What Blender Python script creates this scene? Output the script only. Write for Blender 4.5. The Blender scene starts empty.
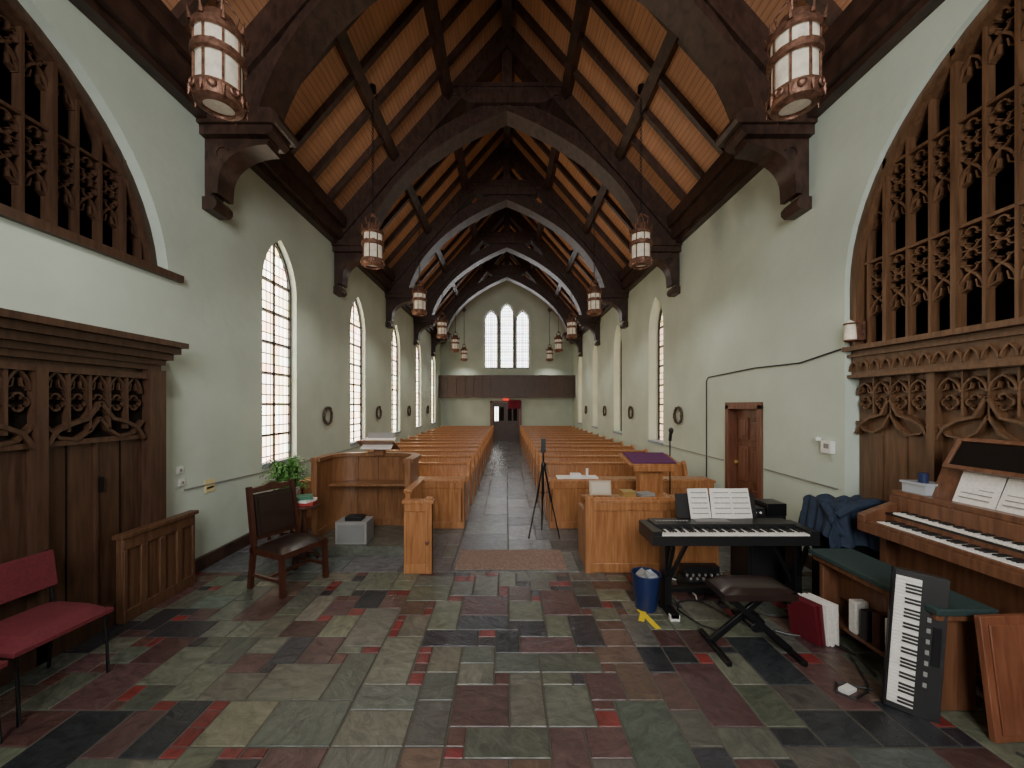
import bpy, bmesh, math, random
from mathutils import Vector, Matrix, Euler
random.seed(5)
R=random.random
sc=bpy.context.scene
WX=3.36; YB=-3.0; YF=19.6; ZP=5.4; RZ=9.26; SL=(RZ-ZP)/WX

# ---------------------------------------------------------------- materials
def nm(name):
    m=bpy.data.materials.new(name); m.use_nodes=True
    nt=m.node_tree; b=nt.nodes['Principled BSDF']; return m,nt,b
def mat(name,col,rough=.5,metal=0,noise=.0,scale=8,bump=0,emit=None,es=0,spec=.5,bs=None):
    m,nt,b=nm(name)
    b.inputs['Roughness'].default_value=rough; b.inputs['Metallic'].default_value=metal
    b.inputs['Specular IOR Level'].default_value=spec
    tc=nt.nodes.new('ShaderNodeTexCoord'); n=nt.nodes.new('ShaderNodeTexNoise')
    n.inputs['Scale'].default_value=scale; n.inputs['Detail'].default_value=5
    nt.links.new(tc.outputs['Object'],n.inputs['Vector'])
    r=nt.nodes.new('ShaderNodeValToRGB')
    k=max(noise,.04)
    r.color_ramp.elements[0].position=.3; r.color_ramp.elements[1].position=.7
    r.color_ramp.elements[0].color=tuple(x*(1-k) for x in col)+(1,)
    r.color_ramp.elements[1].color=tuple(min(1,x*(1+k)) for x in col)+(1,)
    nt.links.new(n.outputs['Fac'],r.inputs['Fac']); nt.links.new(r.outputs['Color'],b.inputs['Base Color'])
    if bump:
        h=n
        if bs:
            h=nt.nodes.new('ShaderNodeTexNoise'); h.inputs['Scale'].default_value=bs; h.inputs['Detail'].default_value=4
            nt.links.new(tc.outputs['Object'],h.inputs['Vector'])
        bp=nt.nodes.new('ShaderNodeBump'); bp.inputs['Strength'].default_value=bump; bp.inputs['Distance'].default_value=.01
        nt.links.new(h.outputs['Fac'],bp.inputs['Height']); nt.links.new(bp.outputs['Normal'],b.inputs['Normal'])
    if emit:
        b.inputs['Emission Color'].default_value=(*emit,1); b.inputs['Emission Strength'].default_value=es
    return m
def wood(name,c1,c2,rough=.4,grain=(14,14,1.2),scale=2.2,spec=.5):
    m,nt,b=nm(name); b.inputs['Roughness'].default_value=rough; b.inputs['Specular IOR Level'].default_value=spec
    tc=nt.nodes.new('ShaderNodeTexCoord'); mp=nt.nodes.new('ShaderNodeMapping'); mp.inputs['Scale'].default_value=grain
    n=nt.nodes.new('ShaderNodeTexNoise'); n.inputs['Scale'].default_value=scale; n.inputs['Detail'].default_value=6; n.inputs['Distortion'].default_value=.6
    r=nt.nodes.new('ShaderNodeValToRGB'); r.color_ramp.elements[0].position=.32; r.color_ramp.elements[1].position=.68
    r.color_ramp.elements[0].color=(*c1,1); r.color_ramp.elements[1].color=(*c2,1)
    L=nt.links.new
    L(tc.outputs['Object'],mp.inputs['Vector']); L(mp.outputs['Vector'],n.inputs['Vector']); L(n.outputs['Fac'],r.inputs['Fac']); L(r.outputs['Color'],b.inputs['Base Color'])
    bp=nt.nodes.new('ShaderNodeBump'); bp.inputs['Strength'].default_value=.15; bp.inputs['Distance'].default_value=.004
    L(n.outputs['Fac'],bp.inputs['Height']); L(bp.outputs['Normal'],b.inputs['Normal'])
    return m
def glassmat(name,axis,strength,tint=(1,.9,.72),dk=(.75,.62,.5)):
    m,nt,b=nm(name); L=nt.links.new
    g=nt.nodes.new('ShaderNodeNewGeometry'); s=nt.nodes.new('ShaderNodeSeparateXYZ'); c=nt.nodes.new('ShaderNodeCombineXYZ')
    L(g.outputs['Position'],s.inputs[0]); L(s.outputs[axis],c.inputs[0]); L(s.outputs[2],c.inputs[1])
    br=nt.nodes.new('ShaderNodeTexBrick'); br.offset=0
    br.inputs['Scale'].default_value=1; br.inputs['Brick Width'].default_value=.105; br.inputs['Row Height'].default_value=.15
    br.inputs['Mortar Size'].default_value=.011; br.inputs['Mortar Smooth'].default_value=.1
    br.inputs['Color1'].default_value=(tint[0],tint[1],tint[2],1)
    br.inputs['Color2'].default_value=(tint[0]*dk[0],tint[1]*dk[1],tint[2]*dk[2],1)
    br.inputs['Mortar'].default_value=(.02,.016,.012,1)
    L(c.outputs[0],br.inputs['Vector'])
    n=nt.nodes.new('ShaderNodeTexNoise'); n.inputs['Scale'].default_value=2.5; L(c.outputs[0],n.inputs['Vector'])
    mx=nt.nodes.new('ShaderNodeMix'); mx.data_type='RGBA'; mx.blend_type='MULTIPLY'; mx.inputs[0].default_value=.5
    L(br.outputs['Color'],mx.inputs[6]); L(n.outputs['Color'],mx.inputs[7])
    L(mx.outputs[2],b.inputs['Emission Color']); b.inputs['Emission Strength'].default_value=strength
    b.inputs['Base Color'].default_value=(.3,.28,.24,1); b.inputs['Roughness'].default_value=.2
    return m

M_wall=mat('plaster_sage',(.515,.59,.507),.85,noise=.08,scale=1.4,bump=.35,spec=.2,bs=9)
M_dark=wood('dark_oak_timber',(.024,.011,.008),(.068,.035,.024),.45,(6,3,3))
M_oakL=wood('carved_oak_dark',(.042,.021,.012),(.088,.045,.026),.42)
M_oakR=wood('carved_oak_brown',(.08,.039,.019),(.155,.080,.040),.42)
M_pew=wood('pew_oak',(.28,.115,.042),(.46,.21,.085),.26)
M_pulpit=wood('pulpit_oak',(.15,.067,.029),(.27,.128,.056),.35)
M_black=mat('black_plastic',(.012,.012,.013),.4)
M_metal=mat('black_metal',(.02,.02,.022),.3,.6)
M_white=mat('white_paint',(.75,.75,.72),.5)
M_ivory=mat('ivory_keys',(.85,.83,.77),.25)
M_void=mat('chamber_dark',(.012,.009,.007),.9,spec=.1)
M_paper=mat('paper',(.8,.78,.72),.7,noise=.1,scale=60)
M_copper=mat('bronze_copper',(.20,.10,.065),.5,.6,noise=.5,scale=30,bump=.3)
M_mica=mat('mica_shade',(.60,.55,.45),.55,noise=.25,scale=14,emit=(1,.85,.62),es=.14)
M_red=mat('maroon_cloth',(.12,.013,.02),.8,noise=.2,scale=60)
M_leather=mat('brown_leather',(.022,.012,.01),.33,noise=.2)
M_chairwood=wood('mahogany',(.035,.011,.007),(.075,.026,.015),.3)
M_leaf=mat('fern_leaf',(.09,.23,.05),.5,noise=.4,scale=20)
M_navy=mat('navy_cloth',(.014,.026,.052),.85,noise=.25,scale=25,bump=.2)
M_green=mat('green_cushion',(.02,.042,.04),.8,noise=.2,scale=50)
M_purple=mat('purple_cloth',(.10,.012,.09),.8)
M_blue=mat('blue_plastic',(.010,.022,.085),.4)
M_clear=mat('clear_tub',(.45,.5,.55),.2)
M_yellow=mat('yellow_tape',(.85,.62,.02),.5)
M_grey=mat('grey_speaker',(.25,.25,.24),.6)
M_mat=mat('entry_mat',(.25,.17,.135),.95,noise=.35,scale=45,bump=.4)
M_stone=mat('sill_stone',(.25,.31,.38),.6,noise=.15)
M_reddoor=wood('door_wood',(.10,.035,.02),(.19,.075,.04),.4)
M_reddark=wood('rear_door_wood',(.03,.012,.008),(.06,.025,.015),.4)
M_redboard=wood('red_board',(.16,.055,.028),(.26,.098,.05),.45)
M_trim=mat('window_stone_trim',(.60,.64,.58),.8)
M_gold=mat('brass',(.6,.42,.15),.35,.8)
M_exit=mat('exit_red',(.5,.02,.02),.5,emit=(1,.05,.03),es=1.0)
GL=glassmat('leaded_glass_left',1,14,(1,.92,.74),(.8,.56,.36))
GR=glassmat('leaded_glass_right',1,4,(1,.78,.52))
GB=glassmat('leaded_glass_rear',0,10,(.97,.99,1),(.85,.85,.85))
GA=glassmat('added_altar_fill_glass',0,34,(1,.985,.955),(.85,.85,.85))  # fill glow for the added window behind the camera

def ceilmat():
    m,nt,b=nm('ceiling_boards'); L=nt.links.new; b.inputs['Roughness'].default_value=.55
    g=nt.nodes.new('ShaderNodeNewGeometry'); s=nt.nodes.new('ShaderNodeSeparateXYZ'); L(g.outputs['Position'],s.inputs[0])
    d=nt.nodes.new('ShaderNodeMath'); d.operation='MULTIPLY'; d.inputs[1].default_value=17; L(s.outputs[2],d.inputs[0])
    f=nt.nodes.new('ShaderNodeMath'); f.operation='FRACT'; L(d.outputs[0],f.inputs[0])
    r=nt.nodes.new('ShaderNodeValToRGB'); e=r.color_ramp.elements
    e[0].position=0; e[0].color=(.25,.115,.058,1); e[1].position=.2; e[1].color=(.55,.275,.145,1)
    L(f.outputs[0],r.inputs['Fac'])
    mp=nt.nodes.new('ShaderNodeMapping'); mp.inputs['Scale'].default_value=(3,.8,14); L(g.outputs['Position'],mp.inputs['Vector'])
    n=nt.nodes.new('ShaderNodeTexNoise'); n.inputs['Scale'].default_value=2; n.inputs['Detail'].default_value=4; L(mp.outputs[0],n.inputs['Vector'])
    r2=nt.nodes.new('ShaderNodeValToRGB'); r2.color_ramp.elements[0].color=(.6,.6,.6,1); r2.color_ramp.elements[1].color=(1.25,1.2,1.15,1)
    L(n.outputs['Fac'],r2.inputs['Fac'])
    mx=nt.nodes.new('ShaderNodeMix'); mx.data_type='RGBA'; mx.blend_type='MULTIPLY'; mx.inputs[0].default_value=1
    L(r.outputs[0],mx.inputs[6]); L(r2.outputs[0],mx.inputs[7]); L(mx.outputs[2],b.inputs['Base Color'])
    return m
M_ceil=ceilmat()
def slatemat():
    m,nt,b=nm('slate_tiles'); L=nt.links.new
    a=nt.nodes.new('ShaderNodeAttribute'); a.attribute_name='Col'
    ad=nt.nodes.new('ShaderNodeAttribute'); ad.attribute_name='Dir'
    g=nt.nodes.new('ShaderNodeNewGeometry')
    vr=nt.nodes.new('ShaderNodeVectorRotate'); vr.rotation_type='Z_AXIS'; L(g.outputs['Position'],vr.inputs['Vector'])
    L(ad.outputs['Fac'],vr.inputs['Angle'])
    mp=nt.nodes.new('ShaderNodeMapping'); mp.inputs['Scale'].default_value=(1,1.9,1); L(vr.outputs[0],mp.inputs['Vector'])
    n=nt.nodes.new('ShaderNodeTexNoise'); n.inputs['Scale'].default_value=8; n.inputs['Detail'].default_value=10; n.inputs['Roughness'].default_value=.7; n.inputs['Distortion'].default_value=.9; L(mp.outputs[0],n.inputs['Vector'])
    r2=nt.nodes.new('ShaderNodeValToRGB'); r2.color_ramp.elements[0].position=.3; r2.color_ramp.elements[1].position=.7
    r2.color_ramp.elements[0].color=(.58,.58,.58,1); r2.color_ramp.elements[1].color=(1.4,1.38,1.33,1)
    L(n.outputs['Fac'],r2.inputs['Fac'])
    mx=nt.nodes.new('ShaderNodeMix'); mx.data_type='RGBA'; mx.blend_type='MULTIPLY'; mx.inputs[0].default_value=1
    L(a.outputs['Color'],mx.inputs[6]); L(r2.outputs[0],mx.inputs[7]); L(mx.outputs[2],b.inputs['Base Color'])
    b.inputs['Roughness'].default_value=.25
    bp=nt.nodes.new('ShaderNodeBump'); bp.inputs['Strength'].default_value=.5; bp.inputs['Distance'].default_value=.014
    L(n.outputs['Fac'],bp.inputs['Height']); L(bp.outputs['Normal'],b.inputs['Normal'])
    return m
M_slate=slatemat(); M_mortar=mat('mortar',(.075,.068,.056),.9)

# ---------------------------------------------------------------- builder
class B:
    def __init__(s): s.v=[];s.f=[];s.m=[];s.mats=[];s.M=Matrix.Identity(4)
    def add(s,vs,fs,mt):
        if mt not in s.mats: s.mats.append(mt)
        i=s.mats.index(mt); o=len(s.v)
        s.v+= [s.M@Vector(v) for v in vs]
        for f in fs: s.f.append([o+k for k in f]); s.m.append(i)
    def box(s,x0,x1,y0,y1,z0,z1,mt):
        x0,x1=min(x0,x1),max(x0,x1); y0,y1=min(y0,y1),max(y0,y1); z0,z1=min(z0,z1),max(z0,z1)
        vs=[(x,y,z) for z in(z0,z1) for y in(y0,y1) for x in(x0,x1)]
        s.add(vs,[(0,2,3,1),(4,5,7,6),(0,1,5,4),(2,6,7,3),(0,4,6,2),(1,3,7,5)],mt)
    def rbox(s,c,size,rot,mt):
        Mx=Matrix.Translation(c)@Euler(rot).to_matrix().to_4x4()
        a,b_,c_=[q/2 for q in size]
        vs=[Mx@Vector((x,y,z)) for z in(-c_,c_) for y in(-b_,b_) for x in(-a,a)]
        s.add(vs,[(0,2,3,1),(4,5,7,6),(0,1,5,4),(2,6,7,3),(0,4,6,2),(1,3,7,5)],mt)
    def bar(s,p0,p1,w,h,mt,up=(0,0,1)):
        p0=Vector(p0);p1=Vector(p1); d=(p1-p0).normalized(); u=Vector(up)
        if abs(d.dot(u))>.98: u=Vector((0,1,0))
        a=d.cross(u).normalized(); u=a.cross(d).normalized()
        vs=[p+a*i*w/2+u*j*h/2 for p in(p0,p1) for i,j in((-1,-1),(1,-1),(1,1),(-1,1))]
        s.add(vs,[(0,1,2,3),(4,7,6,5),(0,4,5,1),(1,5,6,2),(2,6,7,3),(3,7,4,0)],mt)
    def cyl(s,p0,p1,r0,mt,r1=None,n=12):
        r1=r0 if r1 is None else r1
        p0=Vector(p0);p1=Vector(p1); d=(p1-p0).normalized(); u=Vector((0,0,1)) if abs(d.z)<.9 else Vector((1,0,0))
        a=d.cross(u).normalized(); b_=d.cross(a)
        vs=[p+ (a*math.cos(t)+b_*math.sin(t))*r for p,r in((p0,r0),(p1,r1)) for t in[2*math.pi*k/n for k in range(n)]]
        s.add(vs,[(k,(k+1)%n,n+(k+1)%n,n+k) for k in range(n)]+[tuple(range(n)),tuple(range(2*n-1,n-1,-1))],mt)
    def tube(s,pts,r,mt,n=6):
        pts=[Vector(p) for p in pts]; rings=[]
        for i,p in enumerate(pts):
            d=(pts[min(i+1,len(pts)-1)]-pts[max(i-1,0)]).normalized(); u=Vector((0,0,1)) if abs(d.z)<.9 else Vector((1,0,0))
            a=d.cross(u).normalized(); b_=d.cross(a)
            rings.append([p+(a*math.cos(t)+b_*math.sin(t))*r for t in[2*math.pi*k/n for k in range(n)]])
        vs=[v for q in rings for v in q]
        s.add(vs,[(i*n+k,i*n+(k+1)%n,(i+1)*n+(k+1)%n,(i+1)*n+k) for i in range(len(pts)-1) for k in range(n)],mt)
    def lathe(s,prof,c,mt,n=16):
        vs=[(c[0]+r*math.cos(2*math.pi*k/n),c[1]+r*math.sin(2*math.pi*k/n),c[2]+z) for r,z in prof for k in range(n)]
        s.add(vs,[(i*n+k,i*n+(k+1)%n,(i+1)*n+(k+1)%n,(i+1)*n+k) for i in range(len(prof)-1) for k in range(n)],mt)
    def torus(s,c,Rr,r,nrm,mt,n=20,m=6):
        nrm=Vector(nrm).normalized(); u=Vector((0,0,1)) if abs(nrm.z)<.9 else Vector((1,0,0)); a=nrm.cross(u).normalized(); b_=nrm.cross(a); c=Vector(c); vs=[]
        for i in range(n):
            t=2*math.pi*i/n; e=a*math.cos(t)+b_*math.sin(t)
            for j in range(m):
                q=2*math.pi*j/m; vs.append(c+e*(Rr+r*math.cos(q))+nrm*r*math.sin(q))
        s.add(vs,[(i*m+j,i*m+(j+1)%m,((i+1)%n)*m+(j+1)%m,((i+1)%n)*m+j) for i in range(n) for j in range(m)],mt)
    def prism(s,poly,mp,d0,d1,mt):
        n=len(poly); vs=[mp(a,z,d0) for a,z in poly]+[mp(a,z,d1) for a,z in poly]
        s.add(vs,[tuple(range(n)),tuple(range(2*n-1,n-1,-1))]+[(k,(k+1)%n,n+(k+1)%n,n+k) for k in range(n)],mt)
    def ribbon(s,pts,w,mp,d0,d1,mt,closed=False):
        n=len(pts); vs=[]
        for i,p in enumerate(pts):
            if closed: a=pts[(i-1)%n]; b_=pts[(i+1)%n]
            else: a=pts[max(i-1,0)]; b_=pts[min(i+1,n-1)]
            dx,dz=b_[0]-a[0],b_[1]-a[1]; l=math.hypot(dx,dz) or 1; nx,nz=-dz/l*w/2,dx/l*w/2
            for (q,e) in((1,d0),(-1,d0),(-1,d1),(1,d1)): vs.append(mp(p[0]+q*nx,p[1]+q*nz,e))
        fs=[]
        for i in range(n if closed else n-1):
            j=(i+1)%n
            for k in range(4): fs.append((i*4+k,i*4+(k+1)%4,j*4+(k+1)%4,j*4+k))
        if not closed: fs+=[(0,1,2,3),((n-1)*4+3,(n-1)*4+2,(n-1)*4+1,(n-1)*4)]
        s.add(vs,fs,mt)
    def obj(s,name,smooth=True,bevel=0,fixn=True,M=None):
        me=bpy.data.meshes.new(name); me.from_pydata([tuple(v) for v in s.v],[],s.f)
        for m in s.mats: me.materials.append(m)
        me.polygons.foreach_set('material_index',s.m)
        if fixn:
            bm=bmesh.new(); bm.from_mesh(me); bmesh.ops.recalc_face_normals(bm,faces=bm.faces); bm.to_mesh(me); bm.free()
        if smooth:
            me.polygons.foreach_set('use_smooth',[True]*len(me.polygons)); me.set_sharp_from_angle(angle=math.radians(35))
        o=bpy.data.objects.new(name,me); sc.collection.objects.link(o)
        if bevel:
            bv=o.modifiers.new('bevel','BEVEL'); bv.width=bevel; bv.segments=2; bv.limit_method='ANGLE'
        if M is not None: o.matrix_world=M
        return o
def inst(o,M):
    c=o.copy(); sc.collection.objects.link(c); c.matrix_world=M; return c
T=Matrix.Translation
def RZm(a): return Matrix.Rotation(math.radians(a),4,'Z')
mapY=lambda y:(lambda a,z,d:(a,y+d,z))
mapXl=lambda a,z,d:(-WX-d,a,z)
mapXr=lambda a,z,d:(WX+d,a,z)

def lancet(c,a,zs,h,n=10):
    Rr=(a*a+h*h)/(2*a); th=math.atan2(h,Rr-a); pts=[]
    for i in range(n+1):
        t=th*i/n; pts.append((c+(a-Rr)+Rr*math.cos(t),zs+Rr*math.sin(t)))
    left=[(2*c-x,z) for x,z in pts]
    return left+pts[-2::-1]
def wall(name,mp,s0,s1,ztop,ops,mt,depth=.3,extra=()):
    b=B(); q=lambda p,m=mt:b.add([mp(*k) for k in p],[tuple(range(len(p)))],m)
    ss=s0; brk=sorted(extra)
    def full(a,c):
        xs=[a]+[e for e in brk if a<e<c]+[c]
        for u,v in zip(xs,xs[1:]): q([(u,0,0),(v,0,0),(v,ztop(v),0),(u,ztop(u),0)])
    for o in sorted(ops,key=lambda k:k['c'][0][0]):
        c=o['c']; zb=o['zb']; a,e=c[0][0],c[-1][0]; dp=o.get('d',depth); bk=o.get('back')
        full(ss,a); ss=e
        if zb>0: q([(a,0,0),(e,0,0),(e,zb,0),(a,zb,0)])
        for u,v in zip(c,c[1:]): q([(u[0],u[1],0),(v[0],v[1],0),(v[0],ztop(v[0]),0),(u[0],ztop(u[0]),0)])
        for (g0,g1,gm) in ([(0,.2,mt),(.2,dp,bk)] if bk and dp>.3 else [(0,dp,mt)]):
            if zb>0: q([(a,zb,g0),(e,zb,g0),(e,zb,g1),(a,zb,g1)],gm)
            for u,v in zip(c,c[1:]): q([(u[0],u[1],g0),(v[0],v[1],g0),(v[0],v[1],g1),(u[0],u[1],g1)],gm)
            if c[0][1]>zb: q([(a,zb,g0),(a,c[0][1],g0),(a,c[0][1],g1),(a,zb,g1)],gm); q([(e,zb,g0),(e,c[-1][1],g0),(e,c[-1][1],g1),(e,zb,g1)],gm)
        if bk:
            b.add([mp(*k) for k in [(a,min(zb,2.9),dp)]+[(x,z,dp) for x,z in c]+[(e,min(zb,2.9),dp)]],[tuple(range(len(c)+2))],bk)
    full(ss,s1)
    return b.obj(name,smooth=False,fixn=False)

# ---------------------------------------------------------------- room shell
wcs=[5.72+2.98*k for k in range(5)]
def archpts(n=16):
    pts=[];c,r=1.95,1.88; th=math.acos((1.7-c)/r)
    for i in range(n+1):
        t=th*i/n; pts.append((c+r*math.cos(t),2.95+r*math.sin(t)))
    return [(3.4-x,z) for x,z in pts]+pts[-2::-1]
AP=archpts()
def wop(c,a=.43,zb=.92,zs=3.5,h=.75,d=.13): return dict(c=lancet(c,a,zs,h),zb=zb,d=d)
zt=lambda s:ZP+.02
rect=lambda a,e,z:[(a,z),(e,z)]
DR=.27
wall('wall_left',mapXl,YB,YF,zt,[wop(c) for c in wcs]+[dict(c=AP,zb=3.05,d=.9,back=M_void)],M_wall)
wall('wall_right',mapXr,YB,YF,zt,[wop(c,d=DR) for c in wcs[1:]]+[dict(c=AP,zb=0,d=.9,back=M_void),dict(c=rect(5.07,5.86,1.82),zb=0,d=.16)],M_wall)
zg=lambda x:RZ-SL*abs(x)
rear_ops=[dict(c=lancet(-.8,.33,6.1,.5),zb=3.65,d=.15),dict(c=lancet(0,.33,6.45,.5),zb=3.65,d=.15),dict(c=lancet(.8,.33,6.1,.5),zb=3.65,d=.15)]
wall('wall_rear',lambda a,z,d:(a,YF+d,z),-WX,WX,zg,rear_ops,M_wall,extra=(0,))
wall('wall_altar',lambda a,z,d:(a,YB-d,z),-WX,WX,zg,[dict(c=lancet(0,1.3,4.6,1.6),zb=2.0,d=.2)],M_wall,extra=(0,))  # unseen end wall; its window opening is added for fill light

b=B()
for sx in(-1,1):
    vs=[(sx*WX,YB,ZP),(sx*WX,YF,ZP),(0,YF,RZ),(0,YB,RZ)]
    vs+=[(x,y,z+.2) for x,y,z in vs]
    b.add(vs,[(0,1,2,3),(4,5,6,7),(0,1,5,4),(1,2,6,5),(2,3,7,6),(3,0,4,7)],M_ceil)
b.obj('ceiling',smooth=False)

def floor():
    v=[];f=[];cols=[];dirs=[];g=.0035
    def tile(x0,x1,y0,y1,c,z=0):
        o=len(v); e=.005; dr=random.choice((0,1.57,.6,-.5,.2))+.3*R()
        v.extend([(x0+g,y0+g,z-.007),(x1-g,y0+g,z-.007),(x1-g,y1-g,z-.007),(x0+g,y1-g,z-.007),
                  (x0+g+e,y0+g+e,z),(x1-g-e,y0+g+e,z),(x1-g-e,y1-g-e,z),(x0+g+e,y1-g-e,z)])
        for q in((4,5,6,7),(0,1,5,4),(1,2,6,5),(2,3,7,6),(3,0,4,7)): f.append([o+k for k in q]); cols.append(c); dirs.append(dr)
    pal=[((.112,.125,.093),6),((.14,.14,.108),4),((.082,.096,.082),4),((.082,.046,.046),5),((.10,.066,.053),4),((.028,.031,.037),4),((.10,.10,.086),2)]
    bag=[c for c,w in pal for _ in range(w)]
    def fill(X0,X1,Y0,Y1,cell,sizes,bag,small,jit):
        nx=int(round((X1-X0)/cell)); ny=int(round((Y1-Y0)/cell))
        gx=[X0+(X1-X0)*i/nx+(jit*(R()-.5)*cell if 0<i<nx else 0) for i in range(nx+1)]
        gy=[Y0+(Y1-Y0)*i/ny+(jit*(R()-.5)*cell if 0<i<ny else 0) for i in range(ny+1)]
        occ=[[0]*ny for _ in range(nx)]
        for j in range(ny):
            for i in range(nx):
                if occ[i][j]: continue
                ss=sizes[:]; random.shuffle(ss)
                for (a,d) in ss+[(2,1),(1,2),(1,1)]:
                    if i+a<=nx and j+d<=ny and all(not occ[i+p][j+q] for p in range(a) for q in range(d)): break
                for p in range(a):
                    for q in range(d): occ[i+p][j+q]=1
                c=random.choice(bag) if a*d>1 else random.choice(small)
                k=.78+.5*R(); c=tuple(min(1,x*k*(.94+.12*R())) for x in c)
                tile(gx[i],gx[i+a],gy[j],gy[j+d],c)
    fill(-WX,WX,YB,4.15,.105,[(3,2),(2,3),(3,3),(4,3),(2,2),(3,2),(4,2),(3,4),(2,2),(2,1),(1,1),(2,3),(3,5),(2,4)],bag,[(.15,.026,.026),(.03,.03,.035),(.14,.03,.03),(.09,.045,.04)],.4)
    gr=[(.13,.14,.147),(.108,.118,.124),(.145,.15,.152),(.092,.098,.108)]
    fill(-WX,WX,4.15,YF,.2,[(2,2),(3,2),(2,3),(3,3)],gr,gr,.2)
    nt=len(f); o=len(v); v.extend([(-WX,YB,-.005),(WX,YB,-.005),(WX,YF,-.005),(-WX,YF,-.005),(-WX,YB,-.2),(WX,YB,-.2),(WX,YF,-.2),(-WX,YF,-.2)])
    for q in((0,1,2,3),(7,6,5,4)): f.append([o+k for k in q]); cols.append((.06,.055,.05)); dirs.append(0)
    me=bpy.data.meshes.new('floor'); me.from_pydata(v,[],f); me.materials.append(M_slate); me.materials.append(M_mortar)
    for i,p in enumerate(me.polygons): p.material_index=0 if i<nt else 1
    ca=me.color_attributes.new('Col','FLOAT_COLOR','CORNER')
    for p in me.polygons:
        for li in p.loop_indices: ca.data[li].color=(*cols[p.index],1)
    da=me.attributes.new('Dir','FLOAT','FACE')
    for i,x in enumerate(dirs): da.data[i].value=x
    ob=bpy.data.objects.new('floor',me); sc.collection.objects.link(ob)
floor()

b=B(); b.box(-WX,-WX+.04,3.66,YF,0,.14,M_dark); b.obj('baseboard_left')
b=B(); b.box(WX-.04,WX,3.85,5.0,0,.14,M_dark); b.box(WX-.04,WX,5.93,YF,0,.14,M_dark); b.obj('baseboard_right')

def window(name,mp,c,a,zb,zs,h,gm,d,fr=.035,trim=False,sill=True):
    b=B(); cur=lancet(c,a-.005,zs,h)
    poly=[(c-a+.005,zb)]+cur+[(c+a-.005,zb)]
    b.add([mp(x,z,d-.01) for x,z in poly],[tuple(range(len(poly)))],gm)
    inner=lancet(c,a-.02,zs,h-.02)
    b.ribbon([(c-a+.02,zb)]+inner+[(c+a-.02,zb)],fr,mp,d-.05,d-.012,M_metal)
    b.ribbon([(c,zb),(c,zs+h-.02)],.02,mp,d-.04,d-.012,M_metal)
    z=zb+.45
    while z<zs+h*.5:
        b.ribbon([(c-a+.01,z),(c+a-.01,z)],.022,mp,d-.045,d-.012,M_metal); z+=.45
    if sill: b.prism([(c-a,zb+.002),(c+a,zb+.002),(c+a,zb+.06),(c-a,zb+.06)],mp,-.02,d-.012,M_stone)
    if trim:
        b.ribbon([(c-a-.05,zb)]+lancet(c,a+.05,zs,h+.05)+[(c+a+.05,zb)],.1,mp,-.05,0,M_trim)
    b.obj(name,fixn=True)
k=1
for c in wcs: window('window_%d'%k,mapXl,c,.43,.92,3.5,.75,GL,.13); k+=1
for c in wcs[1:]: window('window_%d'%k,mapXr,c,.43,.92,3.5,.75,GR,DR); k+=1
mr=lambda a,z,d:(a,YF+d,z)
for c,zs in((-.8,6.1),(0,6.45),(.8,6.1)): window('window_%d'%k,mr,c,.33,3.65,zs,.5,GB,.15,trim=True); k+=1
window('window_%d'%k,lambda a,z,d:(a,YB-d,z),0,1.3,2.0,4.6,1.6,GA,.2)  # added window, out of view, put in to light chancel walls and floor

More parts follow.
